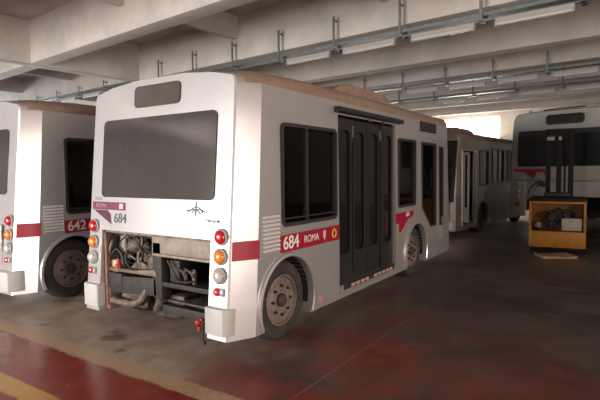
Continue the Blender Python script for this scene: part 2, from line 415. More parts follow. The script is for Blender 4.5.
        for k in range(9):
            z = 1.24-k*.0385
            v.prism([(z-.006, .0), (z+.012, .0), (z+.004, .014), (z-.010, .014)], 'y', 0, 0) if 0 else None
            v.add([(s*1.148, .30, z-.012), (s*1.148, .30, z+.012), (s*1.164, .30, z-.008), (s*1.148, .545, z-.012), (s*1.148, .545, z+.012), (s*1.164, .545, z-.008)],
                  [(0, 1, 2), (3, 5, 4), (0, 3, 4, 1), (1, 4, 5, 2), (0, 2, 5, 3)])
        v.build('louvre_vents', M_PAINTW, root)
        v = MB()
        for k in range(9):
            z = 1.24-k*.0385; v.blob((s*1.155, .547, z), .012, .012, .011, k, 6, .0)
        v.build('vent_rivets', M_WHITE, root)
        # side sign
        MB().prism(rrect(4.33, 5.1, 2.28, 2.44, .02), 'x', s*1.12, s*1.142).build('side_sign', M_FRAME, root)
        MB().box(min(s*1.13, s*1.20), max(s*1.13, s*1.20), 5.42, 5.45, .45, .85).build('grab_rail', M_GREY, root)
        # rear livery
        rpoly([(-.985, 1.27), (-.985, 1.352), (-.42, 1.352), (-.42, 1.27)], 'purple_band', M_PURPLE, .0, .003)
        rpoly([(-.96, 1.265), (-.72, 1.265), (-.66, 1.22), (-.645, 1.12)], 'purple_flag', M_PURPLED, .0, .003)
        text('city_name', 'ROMA', .065, M_rear(-.83, yr(1.31)-.005, 1.311), mat('faded_pink_lettering', (.42, .25, .28), .5), root)
        rpoly([(-.52, 1.285), (-.52, 1.34), (-.46, 1.34), (-.46, 1.285)], 'crest', mat('pale_crest', (.7, .45, .38), .5), 0, .005)
        text('fleet_number', number, .14, M_rear(-.50, yr(1.19)-.004, 1.185), M_GREYTXT, root, font_off=.001)
        text('operator_lettering', 'ATAC', .05, M_rear(-.88, yr(1.385)-.004, 1.383), mat('faint_lettering', (.42, .36, .38), .5), root)
        if rear_open:
            g = MB()
            cx, cz = .60, 1.305
            for pts in ([(-.13, 0), (-.05, .01), (.05, .012), (.14, -.01)], [(-.1, -.012), (-.02, .03), (.04, .03), (.09, -.015)], [(0, -.045), (.0, .0), (.0, .085)], [(-.05, -.02), (.0, .015), (.06, -.025)]):
                g.tube([(cx+a, yr(cz+b)-.004, cz+b) for a, b in pts], .005, 6, 4)
            g.build('maker_mark', M_GREYTXT, root)
            text('maker_script', 'Europolis', .052, M_rear(.82, yr(1.235)-.004, 1.225), M_GREYTXT, root, xs=.9)
    # interior
    MB().box(-.75, .75, .75, 5.5, .36, .42).build('cabin_floor', M_FLOORIN, root)
    if not rear_open or True:
        MB().box(-.75, .75, .74, .80, .42, 1.15).build('rear_bulkhead', M_FLOORIN, root)
    for (xx, yy, fl) in ((.6, 1.15, 1), (-.6, 1.15, 1), (.6, 1.95, 1), (-.6, 1.95, 1), (-.6, 3.6, 1), (-.6, 4.9, 1)):
        MB().box(xx-.2, xx+.2, yy-.2, yy+.22, .86, .92).prism([(yy-.22, .9), (yy-.16, .9), (yy-.22, 1.5), (yy-.28, 1.5)], 'x', xx-.2, xx+.2).box(xx-.05, xx+.05, yy-.05, yy+.05, .42, .86).build('passenger_seat', M_SEAT, root, .015)
    h = MB()
    for yy, xx in ((1.32, .72), (1.5, .55), (1.62, .9), (3.6, .8)):
        h.tube([(xx, yy, .42), (xx, yy, 1.1), (xx-.02, yy+.02, 1.6), (xx, yy, 2.45)], .016, 8, 4)
    h.tube([(.95, .9, 1.62), (.95, 1.05, 1.64), (.93, 1.18, 1.5), (.93, 1.2, .9)], .014, 8, 5)
    h.tube([(.7, .9, 2.2), (.7, 5., 2.2)], .016, 8)
    h.build('handrails', M_POLE, root)
    return root

main = make_bus((-3.86, 3.12, 0), 0, '684', 'silver bus numbered 684 with open rear engine bay, largest in the garage')
left = make_bus((-7.18, 2.90, 0), math.radians(2.2), '642', 'silver bus numbered 642 at the left edge of the garage', rear_open=False)

# ---- engine bay of the nearest bus (parts of the bus, local coordinates)
def P(mb, name, m, bevel=0, parent=main): return mb.build(name, m, parent, bevel)
eb = MB().box(-.80, -.77, .02, .1, .30, 1.05).box(-.80, .80, .02, .06, 1.03, 1.06)
P(eb, 'bay_frame', M_ENGL)
P(MB().box(-.765, -.735, .0, .05, .22, .99), 'rusty_post', M_RUST, .004)
P(MB().box(-.79, .79, .70, .74, .25, 1.05), 'bay_bulkhead', M_ENGD)
P(MB().box(-.70, -.46, .30, .62, .62, .98).blob((-.58, .27, .90), .10, .08, .085, 1, 10, .05).blob((-.63, .24, .76), .05, .05, .06, 4, 8, .1), 'engine_block', M_ENG, .02)
P(MB().lathe((-.60, .18, .96), (.3, -.2, -1), [(.05, -.03), (.085, -.02), (.09, .08), (.075, .16), (.04, .17)], 18), 'coolant_tank', M_ENGL)
P(MB().lathe((-.42, .10, .90), (1, .1, .1), [(.03, -.02), (.075, 0), (.085, .03), (.08, .1), (.05, .14), (.03, .2)], 18), 'alternator', M_ENG)
P(MB().lathe((-.36, .13, .81), (.8, .1, -.6), [(.02, 0), (.05, .02), (.05, .08), (.03, .1)], 14).cyl((-.34, .08, .96), (-.3, .08, .78), .014).cyl((-.27, .07, .98), (-.24, .09, .8), .012).cyl((-.22, .12, .95), (-.1, .1, .84), .016), 'linkage', M_ENGL)
P(MB().box(-.76, -.64, .06, .16, .60, .73), 'fluid_bottle', mat('yellowed_plastic', (.55, .42, .28), .5), .02)
P(MB().cyl((-.575, .03, .70), (-.575, .03, .76), .022, 12, .018).cyl((-.575, .03, .66), (-.575, .03, .70), .034, 12), 'filler_cap', M_RED_P)
P(MB().add([(-.55, .12, .62), (.02, .12, .66), (.02, .30, .66), (-.55, .30, .62), (-.30, .12, .82), (-.02, .12, .95), (.0, .30, .95), (-.30, .30, .82)],
           [(0, 1, 5, 4), (3, 2, 6, 7), (0, 4, 7, 3), (1, 2, 6, 5), (4, 5, 6, 7), (0, 3, 2, 1)]), 'intake_duct', M_PIPE, .025)
P(MB().lathe((-.5, .40, .56), (1, 0, .05), [(.1, 0), (.13, .03), (.13, .5), (.1, .55)], 20), 'air_filter', M_ENG)
P(MB().box(-.755, .06, .03, .12, .44, .62, Matrix.Rotation(math.radians(-4), 4, 'Y') @ Matrix.Translation((0, 0, -.01))), 'cross_member', M_ENGD, .012)
P(MB().box(-.755, -.52, .02, .13, .44, .60), 'bracket_box', M_ENGD, .01)
P(MB().box(-.03, .10, .03, .16, .42, .98), 'upright_bracket', M_ENGD, .012)
P(MB().tube([(-.70, .04, .30), (-.5, .04, .295), (-.34, .04, .31), (-.22, .05, .38), (-.15, .07, .49), (-.06, .11, .53), (.10, .2, .53)], .036, 14, 6), 'exhaust_pipe', M_PIPE)
P(MB().lathe((-.68, .22, .31), (1, 0, 0), [(.06, 0), (.10, .02), (.10, .38), (.06, .4)], 18), 'silencer', M_PIPE)
P(MB().tube([(-.02, .12, .46), (.03, .06, .36), (.0, .06, .28), (.08, .12, .24), (.2, .2, .24)], .045, 12, 6), 'curved_bracket', M_ENG)
P(MB().box(-.05, .28, .15, .42, .28, .44), 'gearbox_pan', M_ENG, .03)
P(MB().box(-.775, -.72, .02, .08, .22, .44).box(-.74, -.70, .0, .3, .2, .25), 'hanging_bracket', M_RUST, .008)
P(MB().box(-.03, .79, .03, .07, .86, 1.03).box(.0, .79, .0, .03, .845, .87), 'top_panel', mat('bare_beige_panel', (.30, .24, .20), .6, 0, .35, 9), .004)
P(MB().box(.10, .79, .04, .55, .555, .575).box(.10, .79, .035, .045, .545, .59), 'battery_shelf', M_ENGD, .002)
P(MB().box(.14, .28, .1, .35, .575, .80), 'control_box', M_ENGD, .01)
P(MB().lathe((.52, .55, .74), (0, -1, 0), [(.13, 0), (.13, .04), (.05, .06), (.03, .06)], 20), 'fan_pulley', M_ENGD)
for k, xx in enumerate((.30, .42)):
    P(MB().cyl((xx, .16, .575), (xx, .16, .66), .022, 10).cyl((xx, .16, .66), (xx+.02, .12, .71), .03, 10).cyl((xx+.02, .12, .69), (xx-.02, .08, .73), .012, 8), 'battery_clamp', M_ENGL)
P(MB().cyl((.48, .3, .62), (.62, .22, .78), .012, 8).cyl((.60, .25, .58), (.66, .3, .8), .014, 8), 'stay_rod', M_ENG)
P(MB().box(-.02, .79, .06, .14, .275, .355, Matrix.Translation((0, 0, .0))).box(.05, .79, .3, .38, .3, .38), 'chassis_rail', M_ENGD, .006)
P(MB().box(.10, .78, .10, .5, .38, .40), 'lower_tray', M_ENG, .003)
P(MB().tube([(.10, .12, .95), (.02, .05, .90), (-.1, .06, .86), (-.2, .07, .90), (-.3, .06, .99)], .016, 8, 6), 'hose', M_BLACK)
P(MB().tube([(-.72, .08, .84), (-.66, .02, .80), (-.60, .03, .86), (-.54, .05, .80), (-.50, .04, .70)], .013, 8, 6), 'hose', M_BLACK)
P(MB().tube([(-.46, .05, .98), (-.42, .03, .88), (-.44, .02, .76), (-.40, .05, .66), (-.44, .1, .6)], .012, 8, 6), 'hose', M_ENGD)
P(MB().tube([(-.2, .05, 1.0), (-.22, .05, .90), (-.26, .04, .80), (-.24, .05, .68)], .012, 8, 6), 'hose', M_ENGL)
P(MB().tube([(.16, .06, .80), (.25, .05, .70), (.28, .08, .62), (.36, .1, .6), (.45, .1, .62)], .010, 8, 6), 'hose', M_BLACK)
P(MB().tube([(-.74, .10, .96), (-.68, .03, .92), (-.70, .02, .84), (-.74, .06, .78)], .014, 8, 6), 'hose', M_ENGL)
P(MB().tube([(.745, -.03, .36), (.74, -.06, .28), (.75, -.06, .16), (.745, -.04, .12)], .009, 8, 6).cyl((.745, -.04, .14), (.745, -.04, .11), .014, 10), 'air_line', M_BLACK)
P(MB().blob((.70, -.08, .315), .028, .025, .03, 2, 8, .05).cyl((.665, -.07, .30), (.74, -.06, .345), .014, 10).cyl((.71, -.07, .28), (.71, -.07, .24), .02, 10), 'red_coupling', M_RED_P)
P(MB().tube([(1.12, 1.50, .22), (1.10, 1.47, .17), (1.05, 1.44, .12), (1.02, 1.42, .04), (1.0, 1.38, .015)], .006, 6, 5), 'hanging_wire', M_BLACK)
P(MB().box(-.79, .79, .12, .69, .985, 1.03), 'bay_ceiling', M_ENGD)

for k in range(4):
    rr_ = random.Random(50+k); x0 = -.66+.14*k
    P(MB().tube([(x0, .10, 1.0), (x0+rr_.uniform(-.05, .05), .03, .92), (x0+rr_.uniform(-.08, .08), .04, .84), (x0+rr_.uniform(-.08, .08), .08, .76), (x0+rr_.uniform(-.1, .1), .16, .68)], rr_.uniform(.006, .011), 7, 5), 'hose', (M_BLACK, M_ENGD, M_ENGL)[k % 3])
P(MB().lathe((-.24, .12, .93), (.6, -.1, -.5), [(.03, 0), (.055, .01), (.06, .05), (.045, .08), (.05, .11), (.02, .13)], 14), 'thermostat_housing', M_ENG)
P(MB().prism([(-.72, .655), (-.3, .66), (.0, .70), (.03, .66), (.03, .63), (-.72, .62)], 'y', .02, .10), 'duct_lip', M_PIPE, .006)
P(MB().box(-.50, -.20, .09, .20, .27, .42), 'oil_sump', M_ENG, .02)

# ------------------------------------------------------------------ far bus facing the camera
def far_bus():
    W = [(1.15, 2.15, 1.30, 2.26, .03), (2.45, 3.45, 1.30, 2.26, .03), (3.75, 4.45, 1.25, 2.2, .03)]
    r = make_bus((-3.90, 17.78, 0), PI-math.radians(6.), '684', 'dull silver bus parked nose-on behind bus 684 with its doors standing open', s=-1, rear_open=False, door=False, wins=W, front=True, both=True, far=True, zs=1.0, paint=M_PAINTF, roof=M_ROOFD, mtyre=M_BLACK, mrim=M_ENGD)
    # front (local +y)
    def fy(z): return 6.05-.13*max(z-.9, 0)
    pts = rrect(-.90, .90, .93, 2.42, .14)
    # curved windscreen following the nose
    xs = [-1.10, -1.03, -.90, -.6, 0, .6, .90, 1.03, 1.10]; yo = [-.045, -.0, .022, .022, .03, .022, .022, -.0, -.045]
    vs = []; fs = []
    for d in (0, .02):
        for x, y in zip(xs, yo):
            for z in (.90, 1.4, 1.9, 2.38): vs.append((x*(1-.0*z), fy(z)+y+d-.01, z))
    for i in range(8):
        for j in range(3): fs.append((i*4+j, i*4+j+1, i*4+j+5, i*4+j+4)); fs.append((36+i*4+j, 36+i*4+j+1, 36+i*4+j+5, 36+i*4+j+4))
    MB().add(vs, fs).build('windscreen', M_DGLASS, r)
    pl = [(-1.13, 5.5), (-1.12, 5.78), (-1.02, 5.95), (-.85, 6.04), (0, 6.08), (.85, 6.04), (1.02, 5.95), (1.12, 5.78), (1.13, 5.5), (1.0, 5.5), (.8, 5.8), (-.8, 5.8), (-1., 5.5)]
    MB().prism([(x, y+.11) for x, y in pl], 'z', .22, .42).build('front_bumper', M_PAINTW, r, .015)
    for sx in (-1, 1):
        MB().prism([(sx*.62, 5.96), (sx*.62, 6.075), (sx*.9, 6.06), (sx*1.03, 6.01), (sx*1.05, 5.9)], 'z', .50, .68).build('headlamp', M_DGLASS, r)
    # open folded door leaves on the -x side
    for (ya, yb, xo) in ((5.55, 5.50, -1.29), (4.90, 4.84, -1.24)):
        M = None
        lf = MB()
        x0, x1 = -1.14, xo
        y0 = ya; th = .035
        po = rrect(x1, x0, .38, 2.10, .02); pi = rrect(x1+.04, x0-.04, .75, 2.04, .03)
        o = MB().ring(po, pi, 'y', y0-th, y0).build('door_leaf', M_PAINTG, r)
        MB().box(x1+.05, x0-.05, y0-th*.6, y0-th*.4, .75, 2.04).build('door_pane', M_TINT, o)
        MB().box(x1+.05, x0-.05, y0-th*.9, y0-th*.1, .42, .745).build('door_kick_panel', M_PAINTD, o)
    MB().box(-1.16, -1.12, 4.70, 4.76, .3, 2.16).box(-1.16, -1.12, 5.60, 5.65, .3, 2.16).build('door_post', M_PAINTW, r)
    return r
far_bus()

# ------------------------------------------------------------------ tall bus rear on the right
def tall_bus():
    r = empty('bus', (-1.27, 13.12, 0), math.radians(-12.5), label='tall city bus seen from behind at the right edge, behind the yellow forklift', cat='bus')
    H = 3.08; hw = 1.27; L = 7.
    def sec(w, zt, dr):
        Pp = [(w, .62), (w, 1.2), (w, 2.0), (w-.02, zt-.3), (w-.04, zt-.16), (w-.09, zt-.06), (w-.18, zt-.01), (w*.5, zt+.02)]
        return Pp+[(-x, z) for x, z in reversed(Pp)]
    vs = []; st = [(0, hw-.06), (.05, hw-.01), (.12, hw), (3, hw), (L, hw)]
    for y, w in st:
        for x, z in sec(w, H-(.03 if y == 0 else 0), 0): vs.append((x, y+.03*(z-1), z))
    n = 16; fs = [tuple(range(n)), tuple(range(len(vs)-1, len(vs)-n-1, -1))]
    for i in range(len(st)-1):
        for k in range(n): fs.append((i*n+k, i*n+(k+1) % n, (i+1)*n+(k+1) % n, (i+1)*n+k))
    me = MB().add(vs, fs).mesh('body')
    me = boolean(me, [('DIFFERENCE', MB().box(-1.0, 1.0, -.5, 1.0, .3, 1.02))])
    b = obj('body', me, M_PAINTG, r); smooth(b.data, 30)
    MB().prism(rrect(-.42, .42, 2.74, 2.98, .08), 'y', .015, .06).build('rear_sign', M_DGLASS, r)
    MB().prism(rrect(-1.07, 1.07, 1.74, 2.62, .06), 'y', .0, .05).build('rear_window', mat('black_glass_matte', (.008, .009, .009), .35, spec=.25), r)
    MB().box(-1.2, 1.2, -.05, .0, 1.38, 1.42).build('trim_ledge', M_PAINTD, r)
    MB().box(-1.2, -.86, -.035, .03, .50, 1.66).build('lamp_column', M_PAINTG, r, .02)
    MB().box(.86, 1.2, -.035, .03, .50, 1.66).build('lamp_column', M_PAINTG, r, .02)
    MB().box(-1.0, 1.0, .04, .09, 1.04, 1.35).build('grille_panel', mat('weathered_grey_panel', (.26, .25, .23), .6, 0, .3, 6), r)
    MB().prism([(-1.15, 1.68), (-.38, 1.68), (-.38, 1.54), (-.62, 1.54), (-.66, 1.44), (-.9, 1.60), (-1.15, 1.62)], 'y', -.045, -.03).build('stripe', mat('dark_crimson_band', (.32, .02, .05), .5), r)
    MB().box(-.6, -.42, -.052, -.045, 1.55, 1.6).build('lettering', M_PAINTG, r)
    for sx in (-1, 1):
        for z, m in ((1.32, M_LCLR), (1.14, M_LCLR), (.97, M_LCLR), (.80, M_LRED)):
            bz = MB().lathe((sx*1.03, -.035, z), (0, -1, 0), [(.075, 0), (.075, .015), (.06, .02)], 20).build('lamp_bezel', M_GREY, r)
            MB().lathe((sx*1.03, -.05, z), (0, -1, 0), [(.055, 0), (.05, .02), (.01, .03)], 16).build('lamp_lens', m, bz)
    MB().box(-.98, .98, .95, 1.0, .5, 1.02).box(-.7, .2, .2, .9, .55, .9).build('engine', M_ENGD, r, .02)
    MB().box(-1.15, 1.15, 1.2, 6.8, .45, .66).build('underframe', M_ENGD, r)
    MB().cyl((-.8, .05, H), (-.8, .05, H+.06), .03, 8).build('roof_marker', M_GREY, r)
    MB().tube([(-.6, .35, H+.06), (.35, .35, H+.075)], .015, 6, 1).build('roof_rail', M_BLACK, r)
    for yy in (2.2, 6.2):
        for sx in (-1, 1):
            wheel(r, sx*1.22, yy, sx, .48, M_BLACK, M_ENGD)
tall_bus()

# ------------------------------------------------------------------ forklift
def forklift():
    r = empty('forklift', (-1.13, 10.75, 0), math.radians(7), label='yellow electric forklift with its open battery compartment facing the camera', cat='forklift')
    hw = .50
    # counterweight / lower body
    pl = [(-hw+.03, -.05), (-hw, 0), (-hw, 1.1), (hw, 1.1), (hw, 0), (hw-.03, -.05)]
    MB().prism(pl, 'z', .12, .44).build('counterweight', M_YEL, r, .02)
    # open compartment frame
    MB().box(-hw, -hw+.045, .0, 1.05, .44, 1.02).box(hw-.045, hw, .0, 1.05, .44, 1.02).box(-hw, hw, .0, .03, .985, 1.03).build('hood_frame', M_YEL, r, .006)
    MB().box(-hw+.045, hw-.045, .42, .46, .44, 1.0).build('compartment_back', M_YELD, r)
    MB().box(-hw-.02, hw+.02, -.02, 1.05, 1.03, 1.09).build('hood', M_DGREY, r, .015)
    MB().box(-.12+.2, .43, .02, .34, .46, .70).build('battery', M_BATT, r, .01)
    MB().box(.08, .43, .03, .33, .70, .715).cyl((.15, .1, .715), (.15, .1, .75), .02, 8).cyl((.35, .1, .715), (.35, .1, .75), .02, 8).build('battery_lid', M_ENGD, r)
    MB().blob((-.33, .15, .53), .12, .1, .09, 5, 10, .12).blob((-.38, .12, .56), .05, .05, .06, 9, 8, .1).build('pump_motor', M_ENGD, r)
    MB().lathe((-.34, .06, .56), (0, -1, 0), [(.06, 0), (.06, .03), (.03, .05)], 16).build('motor_cap', M_ENGL, r)
    MB().blob((-.02, .18, .72), .17, .12, .12, 11, 10, .3).blob((.12, .16, .80), .14, .1, .07, 12, 10, .3).blob((-.1, .14, .55), .08, .08, .08, 13, 8, .3).build('controller', M_ENGD, r)
    for pts in ([(-.42, .06, .52), (-.42, .04, .68), (-.33, .03, .80), (-.2, .04, .84), (-.08, .08, .80)], [(.02, .05, .78), (.1, .02, .70), (.16, .04, .74), (.22, .06, .72)],
                [(.2, .05, .85), (.26, .03, .94), (.38, .03, .975), (.47, .03, .97)], [(-.1, .05, .72), (-.04, .02, .60), (.03, .03, .52), (.05, .06, .62)],
                [(-.06, .05, .86), (.02, .02, .90), (.12, .02, .86), (.2, .04, .8)], [(.3, .05, .73), (.33, .03, .82), (.26, .03, .86), (.18, .06, .82)]):
        MB().tube(pts, .012, 8, 6).build('cable', M_BLACK, r)
    MB().lathe((-.2, .01, .90), (0, -1, 0), [(.03, 0), (.03, .012)], 14).build('round_switch', M_BLACK, r)
    # drive wheels
    for sx in (-1, 1):
        MB().lathe((sx*.36-.06, .25, .155), (1, 0, 0), [(.08, 0), (.15, .01), (.155, .03), (.155, .1), (.15, .11), (.08, .12)], 28).build('wheel', M_BLACK, r)
        MB().lathe((sx*.42-.07, 1.25, .19), (1, 0, 0), [(.1, 0), (.185, .01), (.19, .03), (.19, .12), (.185, .14), (.1, .14)], 28).build('wheel', M_BLACK, r)
    MB().box(-.45, .45, 1.1, 1.35, .1, .36).build('front_axle_housing', M_DGREY, r)
    # mast
    for xx in (-.17, .04, .27):
        MB().box(xx-.05, xx+.05, 1.30, 1.42, .12, 2.55).build('mast_upright', M_DGREY, r, .004)
    [MB().box(-.22-.02*(z>2), .32+.02*(z>2), 1.285, 1.435, z, z+.08).build('mast_crossbar', M_DGREY, r, .006) for z in (2.47, 1.08)]
    MB().cyl((.155, 1.36, .3), (.155, 1.36, 2.3), .02, 12).build('lift_cylinder', M_DGREY, r)
    MB().box(-.4, .4, 1.44, 1.49, .35, .75).build('fork_carriage', M_DGREY, r)
    for xx in (-.25, .25):
        MB().box(xx-.05, xx+.05, 1.47, 1.51, .08, .7).box(xx-.05, xx+.05, 1.47, 2.3, .06, .1).build('fork', M_DGREY, r)
    MB().tube([(-.5, .35, 1.05), (-.5, .38, 1.2), (-.42, .42, 1.32), (-.32, .45, 1.38)], .05, 8, 5).lathe((-.30, .45, 1.36), (.4, -.5, .8), [(.08, 0), (.10, .01), (.10, .025), (.08, .03)], 20).build('steering_column', M_BLACK, r)
    [MB().box(a, b, 1.27, 1.29, 2.30, 2.38).build('mast_patch', M_BATT, r, .004) for a, b in ((-.20, -.06), (.02, .08))]  # two small pale boxes near the mast top
    MB().box(-.25, .25, .75, 1.0, 1.09, 1.16).build('operator_platform', M_BLACK, r, .03)
    return r
forklift()
cb = MB()
rnd = random.Random(4)
def sheet(mb, cx, cy, z, w, d, rot, seed, th=.02):
    rr = random.Random(seed); N = 8; M = Matrix.Translation((cx, cy, z)) @ Matrix.Rotation(rot, 4, 'Z'); vs = []
    H = [[rr.uniform(0, .035) for _ in range(N+1)] for _ in range(N+1)]
    for l in (0, 1):
        for i in range(N+1):
            for j in range(N+1): vs.append(M @ Vector((-w/2+w*i/N, -d/2+d*j/N, (H[i][j]+th) if l else 0)))
    q = (N+1)**2; fs = []
    for i in range(N):
        for j in range(N):
            a = i*(N+1)+j; fs += [(a, a+1, a+N+2, a+N+1), (q+a, q+a+1, q+a+N+2, q+a+N+1)]
    for i in range(N):
        for a, b in ((i*(N+1), (i+1)*(N+1)), (i*(N+1)+N, (i+1)*(N+1)+N), (i, i+1), (N*(N+1)+i, N*(N+1)+i+1)): fs.append((a, b, q+b, q+a))
    return mb.add(vs, fs)
tag(sheet(MB(), -1.10, 10.34, .0, .62, .42, .5, 5, .02).build('cardboard', M_CARD), 'crumpled tan cardboard lying on the floor against the yellow forklift', 'cardboard')
tag(sheet(MB(), -1.30, 10.05, .0, .26, .16, .2, 6, .01).build('cardboard', M_CARD), 'small loose tan scrap lying in front of the crumpled cardboard', 'cardboard') if 0 else None
tag(MB().add([(-.845,3.47,.001),(-.80,3.48,.001),(-.81,3.52,.001),(-.85,3.505,.001),(-.845,3.47,.004),(-.80,3.48,.010),(-.81,3.52,.006),(-.85,3.505,.003)],[(0,1,2,3),(4,5,6,7),(0,1,5,4),(1,2,6,5),(2,3,7,6),(3,0,4,7)]).build('paper_scrap', M_PAPER), 'tiny white paper scrap on the bare reddish floor in the foreground', 'litter')

# ------------------------------------------------------------------ building (rotated a few degrees to the buses)
TH = math.radians(-4.5)
RB = Matrix.Rotation(TH, 4, 'Z')
def struct(name, mb, m, bevel=0, rot=True):
    o = mb.build(name, m, None, bevel)
    if rot: o.rotation_euler = (0, 0, TH)
    o['kind'] = 'structure'; return o
ZB, ZS = 4.0, 4.89
XL, XR, YF, YBk = -26., 8., -7., 23.
struct('ceiling', MB().box(XL, XR, YF, YBk, ZS, ZS+.25), M_SLAB)
for y in (-3.55, -.8, 1.9, 4.66, 7.28, 10.05, 12.0, 14.3, 17.3, 20.0):
    struct('concrete_beam', MB().box(XL, XR, y, y+.33, ZB, ZS+.05), M_CONC, .015)
struct('concrete_girder', MB().box(-11.25, -10.93, YF, YBk, ZB-.01, ZS+.05), M_CONC, .015)
struct('concrete_girder', MB().box(5.0, 5.32, YF, YBk, ZB-.01, ZS+.05), M_CONC, .015)
for x in (-24.9, -21.4, -17.9, -14.4, -7.45, -3.95, -.45, 3.05):
    ys = [-3.55, -.8, 1.9, 4.66, 7.28, 10.05, 12.0, 14.3, 17.3, 20.0]
    for a, b in zip(ys[2:-1], ys[3:]):
        xx = x + (0 if a > 4.6 else 0)
        mb = MB().prism([(xx-.07, ZS+.03), (xx-.06, 4.43), (xx+.06, 4.43), (xx+.07, ZS+.03)], 'y', a+.32, b+.01)
        struct('concrete_joist', mb, M_CONC)

# walls with openings
def wall(name, ax, pos, th, a0, a1, z1, holes, m=M_WALL):
    mb = MB(); cuts = sorted(holes); cur = a0
    def bx(p0, p1, q0, q1):
        if p1 <= p0 or q1 <= q0: return
        (mb.box(p0, p1, pos, pos+th, q0, q1) if ax == 'y' else mb.box(pos, pos+th, p0, p1, q0, q1))
    for h0, h1, zb, zt in cuts:
        bx(cur, h0, 0, z1); bx(h0, h1, 0, zb); bx(h0, h1, zt, z1); cur = h1
    bx(cur, a1, 0, z1)
    return struct(name, mb, m)
wall('wall_back', 'y', YBk-.2, .2, XL, XR, ZS, [(-9.2, -6.6, 2.2, 4.1), (-14.5, -11.5, 2.2, 3.82), (-22, -16, 2.2, 3.82)])
wall('wall_right', 'x', XR-.2, .2, YF, YBk, ZS, [(-2.5, 3.2, .0, 3.7), (7.5, 12.5, .9, 3.3)])  # second opening is unseen, added to light the left bus's side
wall('wall_left', 'x', XL, .2, YF, YBk, ZS, [(1., 12., 1.6, 3.9)])
wall('wall_front', 'y', YF, .2, XL, XR, ZS, [(-11., -3.5, 0., 3.8), (0., 6., 0., 3.8)])
wn = 0
for x0, x1, zt in ((-9.2, -6.6, 4.1), (-14.5, -11.5, 3.82), (-22, -16, 3.82)):
    wn += 1
    fr = MB()
    k = 4
    for i in range(k+1):
        xx = x0+(x1-x0)*i/k; fr.box(xx-.03, xx+.03, YBk-.17, YBk-.1, 2.2, zt)
    for zz in (2.2, 3.3, zt): fr.box(x0, x1, YBk-.17, YBk-.1, zz-.03, zz+.03)
    w = struct('window_%d' % wn, fr, M_PAINTW)
    p = MB().box(x0, x1, YBk-.13, YBk-.12, 2.2, zt).build('window_pane', M_WINLIT, w)

